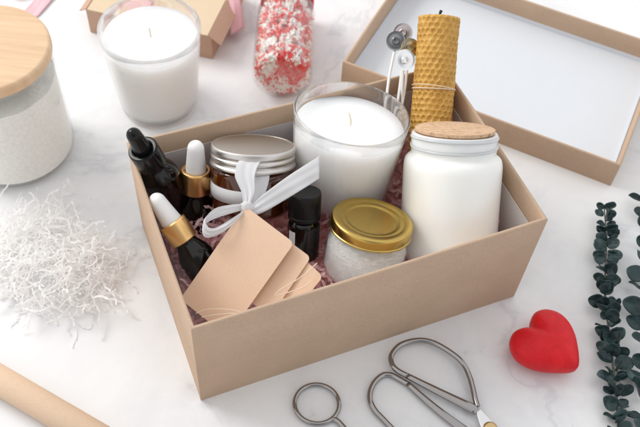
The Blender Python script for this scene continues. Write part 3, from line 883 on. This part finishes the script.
# ------------------------------------------------------------------ red heart
_hh = [(0, .315), (.10, .392), (.25, .435), (.40, .365), (.495, .20), (.485, .0), (.385, -.20), (.235, -.37), (.09, -.50), (0, -.535)]
_hc = catmull([(x, y, 0) for x, y in _hh] + [(-x, y, 0) for x, y in _hh[-2:0:-1]], 10, closed=True)
def heart_outline(t):
    f = (t / (2 * pi) * len(_hc)) % len(_hc)
    k = int(f); p = _hc[k].lerp(_hc[(k + 1) % len(_hc)], f - k)
    return p.x, p.y
bm = bmesh.new()
NT, NR = 160, 22
HW, HZ = 0.0615, 0.0165
rings = []
for side in (1, -1):
    for i in range(NR + 1):
        ph = pi / 2 * i / NR
        if side == -1 and i == 0: continue
        s = cos(ph); h = sin(ph)
        row = []
        for k in range(NT):
            t = 2 * pi * k / NT
            x, y = heart_outline(t)
            s2 = max(s, 0.0)
            # pull the inner rings toward a blunter heart
            f = 0.25 * (1 - s2)
            x2 = x * s2; y2 = y * s2 * (1 - f) + 0.03 * (1 - s2)
            ang = 1.0
            lobe = 1.0 - 0.16 * math.exp(-((x2 / 0.10) ** 2)) * max(0, min(1, (y2 + 0.05) / 0.3))
            row.append(bm.verts.new((x2 * HW, y2 * HW * 0.98, side * HZ * (h ** 0.8) * lobe)))
        rings.append((side, i, row))
up_ = [r for s_, i, r in rings if s_ == 1]; dn = [up_[0]] + [r for s_, i, r in rings if s_ == -1]
for seq in (up_, dn):
    for A, B in zip(seq, seq[1:]):
        for k in range(NT): bm.faces.new((A[k], A[(k + 1) % NT], B[(k + 1) % NT], B[k]))
bmesh.ops.remove_doubles(bm, verts=bm.verts, dist=0.00003)
o = finish(bm, 'heart', m_heart, None)
o.location = (0.2065, 0.3722, HZ * 0.98)
o.rotation_euler = (0, 0, radians(47))
tag(o, 'puffy red heart lying on the marble right of the box', 'heart')

# ------------------------------------------------------------------ bow handled scissors
def zc(pts, z): return [V((p[0], p[1], z + (p[2] if len(p) > 2 else 0))) for p in pts]
ss = thing('scissors', 'large steel scissors with two wide wire bow handles in front of the box', 'scissors', (0.1519, 0.2985, 0))
o3 = V((0.1519, 0.2985, 0))
def wr(t):
    return 0.0021
rl = [(0.1455, 0.3125), (0.1436, 0.3200), (0.1400, 0.3384), (0.1335, 0.3530), (0.1206, 0.3635), (0.1070, 0.3700), (0.0942, 0.3703), (0.0801, 0.3645), (0.0724, 0.3540), (0.0728, 0.3455), (0.0775, 0.3398), (0.0860, 0.3355)]
tube('handle', [p - o3 for p in catmull(zc(rl, 0.0060), 8)], 0.0024, m_steel, ss, seg=14)
sh = [(0.0860, 0.3355), (0.1050, 0.3268), (0.1250, 0.3178), (0.1449, 0.3090)]
bm = bmesh.new(); add_tube(bm, [p - o3 for p in catmull(zc(sh, 0.0060), 6)], lambda t: (0.0025 + 0.0020 * t, 0.0023), 14)
finish(bm, 'shank', m_steel, ss)
llp = [(0.0870, 0.3292), (0.0790, 0.3335), (0.0730, 0.3362), (0.0660, 0.3358), (0.0591, 0.3289), (0.0555, 0.3200), (0.0556, 0.3110), (0.0600, 0.3025), (0.0664, 0.2960), (0.0728, 0.2896), (0.0830, 0.2800), (0.0980, 0.2710), (0.1150, 0.2690), (0.1290, 0.2740), (0.1370, 0.2800)]
tube('handle', [p - o3 for p in catmull(zc(llp, 0.0028), 8)], 0.0024, m_steel, ss, seg=14)
sh = [(0.0870, 0.3292), (0.1010, 0.3170), (0.1160, 0.3050), (0.1301, 0.2948), (0.1400, 0.2880)]
bm = bmesh.new(); add_tube(bm, [p - o3 for p in catmull(zc(sh, 0.0034), 6)], lambda t: (0.0025 + 0.0018 * t, 0.0023), 14)
finish(bm, 'shank', m_steel, ss)
def blade(name, outline, z0, z1, material):
    bm = bmesh.new()
    lo = [bm.verts.new(V((x, y, z0)) - o3) for x, y in outline]; hi = [bm.verts.new(V((x, y, z1)) - o3) for x, y in outline]
    bm.faces.new(lo); bm.faces.new(hi)
    n = len(lo)
    for k in range(n): bm.faces.new((lo[k], lo[(k + 1) % n], hi[(k + 1) % n], hi[k]))
    return bevel(finish(bm, name, material, ss, smooth=False), 0.0005)
m_blade = mat('satin_steel', (0.74, 0.74, 0.74), 0.3, metal=1.0)
blade('blade', [(0.1440, 0.3075), (0.1478, 0.3110), (0.1580, 0.3000), (0.1720, 0.2820), (0.2050, 0.2250), (0.1900, 0.2400), (0.1480, 0.2930)], 0.0046, 0.0062, m_blade)
blade('blade', [(0.1380, 0.2860), (0.1420, 0.2900), (0.1560, 0.2930), (0.1700, 0.2750), (0.1980, 0.2200), (0.1800, 0.2380), (0.1450, 0.2790)], 0.0026, 0.0042, m_blade)
m_brass = mat('brass_rivet', (0.62, 0.45, 0.22), 0.3, metal=1.0)
piv = lathe('rivet', fillet([(0, 0.0010), (0.0062, 0.0010), (0.0062, 0.0066), (0.0048, 0.0080), (0, 0.0084)], 0.0008, 3), m_brass, ss, 40)
piv.location = (0.0035, -0.0045, 0)

# small scissors: one ring and its shank in the frame
s2 = thing('small_scissors', 'small steel scissors with a thin round finger ring at the bottom edge', 'scissors', (0.0395, 0.2870, 0))
o3 = V((0.0395, 0.2870, 0))
cxr, cyr = 0.0111, 0.3040
rp = [V((cxr + 0.0186 * cos(a) , cyr + 0.0175 * sin(a), 0.0032)) - o3 for a in [2 * pi * k / 56 for k in range(56)]]
bm = bmesh.new(); add_tube(bm, rp, 0.0019, 12, closed=True)
add_tube(bm, [p - o3 for p in catmull([(0.0238, 0.2920, 0.0032), (0.0290, 0.2905, 0.0032), (0.0340, 0.2855, 0.0034), (0.0420, 0.2760, 0.0036), (0.0560, 0.2600, 0.0036)], 6)], lambda t: (0.0021 + 0.0006 * t, 0.0021), 12)
finish(bm, 'handle', m_steel, s2)
cxr, cyr = 0.0050, 0.2480
rp = [V((cxr + 0.0186 * cos(a), cyr + 0.0175 * sin(a), 0.0032)) - o3 for a in [2 * pi * k / 56 for k in range(56)]]
bm = bmesh.new(); add_tube(bm, rp, 0.0019, 12, closed=True)
add_tube(bm, [p - o3 for p in catmull([(0.0230, 0.2530, 0.0032), (0.0330, 0.2575, 0.0034), (0.0560, 0.2560, 0.0020)], 6)], 0.0022, 12)
finish(bm, 'handle', m_steel, s2)
bm = bmesh.new()
add_tube(bm, [p - o3 for p in [V((0.054, 0.262, 0.0030)), V((0.08, 0.243, 0.0030)), V((0.11, 0.222, 0.0030))]], lambda t: (0.0040 * (1 - t) + 0.0004, 0.0012), 8)
finish(bm, 'blade', m_blade, s2)

# ------------------------------------------------------------------ kraft paper roll
ang = -0.43203
rr_ = thing('paper_roll', 'roll of kraft wrapping paper in the near left corner', 'paper roll', (-0.2168, 0.2815, 0.0122))
rd = V((cos(ang), sin(ang), 0))
bm = bmesh.new()
rs = V((-rd.y, rd.x, 0))
prof = []
NS = 150
for k in range(NS + 1):
    a = 4.6 * pi * k / NS
    r = 0.0104 + 0.0015 * k / NS
    prof.append((r * cos(a + 2.2), r * sin(a + 2.2)))
Lh = 0.19
rowA = [bm.verts.new(rd * -Lh + rs * x + V((0, 0, z))) for x, z in prof]
rowB = [bm.verts.new(rd * Lh + rs * x + V((0, 0, z))) for x, z in prof]
for k in range(NS): bm.faces.new((rowA[k], rowA[k + 1], rowB[k + 1], rowB[k]))
o = finish(bm, 'paper', m_roll, rr_)
s = o.modifiers.new('solid', 'SOLIDIFY'); s.thickness = 0.00022; s.offset = 0

# ------------------------------------------------------------------ eucalyptus sprigs
def sprig(label, pts, npairs, size, seed, spread=1.0, taper=True):
    random.seed(seed)
    base = V(pts[0])
    t = thing('eucalyptus_sprig', label, 'foliage', tuple(base), group='dark eucalyptus sprigs on the right')
    S = catmull([V(p) for p in pts], 12)
    tube('stem', [p - base for p in S], lambda u: 0.0012 - 0.0005 * u, m_stem, t, seg=8)
    bm = bmesh.new()
    cum = [0.0]
    for a_, b_ in zip(S, S[1:]): cum.append(cum[-1] + (b_ - a_).length)
    for i in range(npairs):
        dist = (i + 0.3 + random.uniform(-.25, .25)) / npairs * cum[-1]
        k = max(q for q in range(len(S) - 1) if cum[q] <= max(dist, 0))
        p = S[k].lerp(S[k + 1], (dist - cum[k]) / (cum[k + 1] - cum[k]))
        d = (S[k + 1] - S[k]).normalized()
        side = d.cross(V((0, 0, 1))).normalized()
        roll0 = (i % 2) * 1.1 + random.gauss(0, 0.45)
        for sgn in (1, -1):
            sz = size * random.uniform(0.62, 1.2) * (1 - 0.25 * (i / npairs if taper else 0))
            out_ = (side * sgn * cos(roll0) * spread + V((0, 0, 1)) * (abs(sin(roll0)) * 0.9 + 0.1) * (1 if sgn > 0 else 0.35) + d * random.uniform(0.0, 0.55)).normalized()
            nrm_ = (V((random.gauss(0, .55), random.gauss(0, .55), 0.75)) + d * random.uniform(-1.3, 1.0)).normalized()
            nrm_ = (nrm_ - out_ * nrm_.dot(out_)).normalized()
            lat = out_.cross(nrm_)
            cup = random.uniform(-0.18, 0.30)
            nr, na = 6, 22
            c = p + out_ * 0.0012
            cv = bm.verts.new(c - base)
            prev = None
            rings_ = []
            wf = random.uniform(0.82, 1.0)
            for ir in range(1, nr + 1):
                rr = ir / nr
                row = []
                for ia in range(na):
                    a = 2 * pi * ia / na
                    # ovate outline touching the stem at one end
                    lx = sz * (0.5 - 0.5 * rr * cos(a)) if False else sz * (0.5 + (-0.5) * cos(a) * rr) - sz * 0.5 * (1 - rr) * 0
                    ly = sz * 0.47 * wf * sin(a) * rr * (1 + 0.10 * cos(a))
                    dz = cup * sz * (rr ** 2) * (0.7 * abs(sin(a)) + 0.3) + 0.05 * sz * rr * sin(3 * a + i)
                    row.append(bm.verts.new(c + out_ * lx + lat * ly + nrm_ * dz - base))
                rings_.append(row)
            cv.co = c + out_ * sz * 0.5 - base
            for ia in range(na): bm.faces.new((cv, rings_[0][ia], rings_[0][(ia + 1) % na]))
            for A, B in zip(rings_, rings_[1:]):
                for ia in range(na): bm.faces.new((A[ia], B[ia], B[(ia + 1) % na], A[(ia + 1) % na]))
    for v_ in bm.verts:
        wz = v_.co.z + base.z
        if wz < 0.0007: v_.co.z = 0.0007 - base.z + (0.0007 - wz) * 0.02
    o = finish(bm, 'leaves', m_leaf, t)
    s = o.modifiers.new('solid', 'SOLIDIFY'); s.thickness = 0.0005
    return t
sprig('long sprig of small round dark eucalyptus leaves, wholly in view right of the heart',
      [(0.2630, 0.3000, 0.004), (0.2650, 0.3300, 0.006), (0.2668, 0.3896, 0.007), (0.2678, 0.4316, 0.008), (0.2762, 0.4887, 0.009), (0.2785, 0.5150, 0.010), (0.2798, 0.5350, 0.010)], 38, 0.0148, 11)
sprig('sprig of larger dark eucalyptus leaves cut off by the right edge',
      [(0.2830, 0.2700, 0.005), (0.2900, 0.3300, 0.007), (0.2990, 0.3819, 0.009), (0.3070, 0.4455, 0.009), (0.3180, 0.5000, 0.010), (0.3240, 0.5600, 0.010)], 16, 0.0235, 23, taper=True)
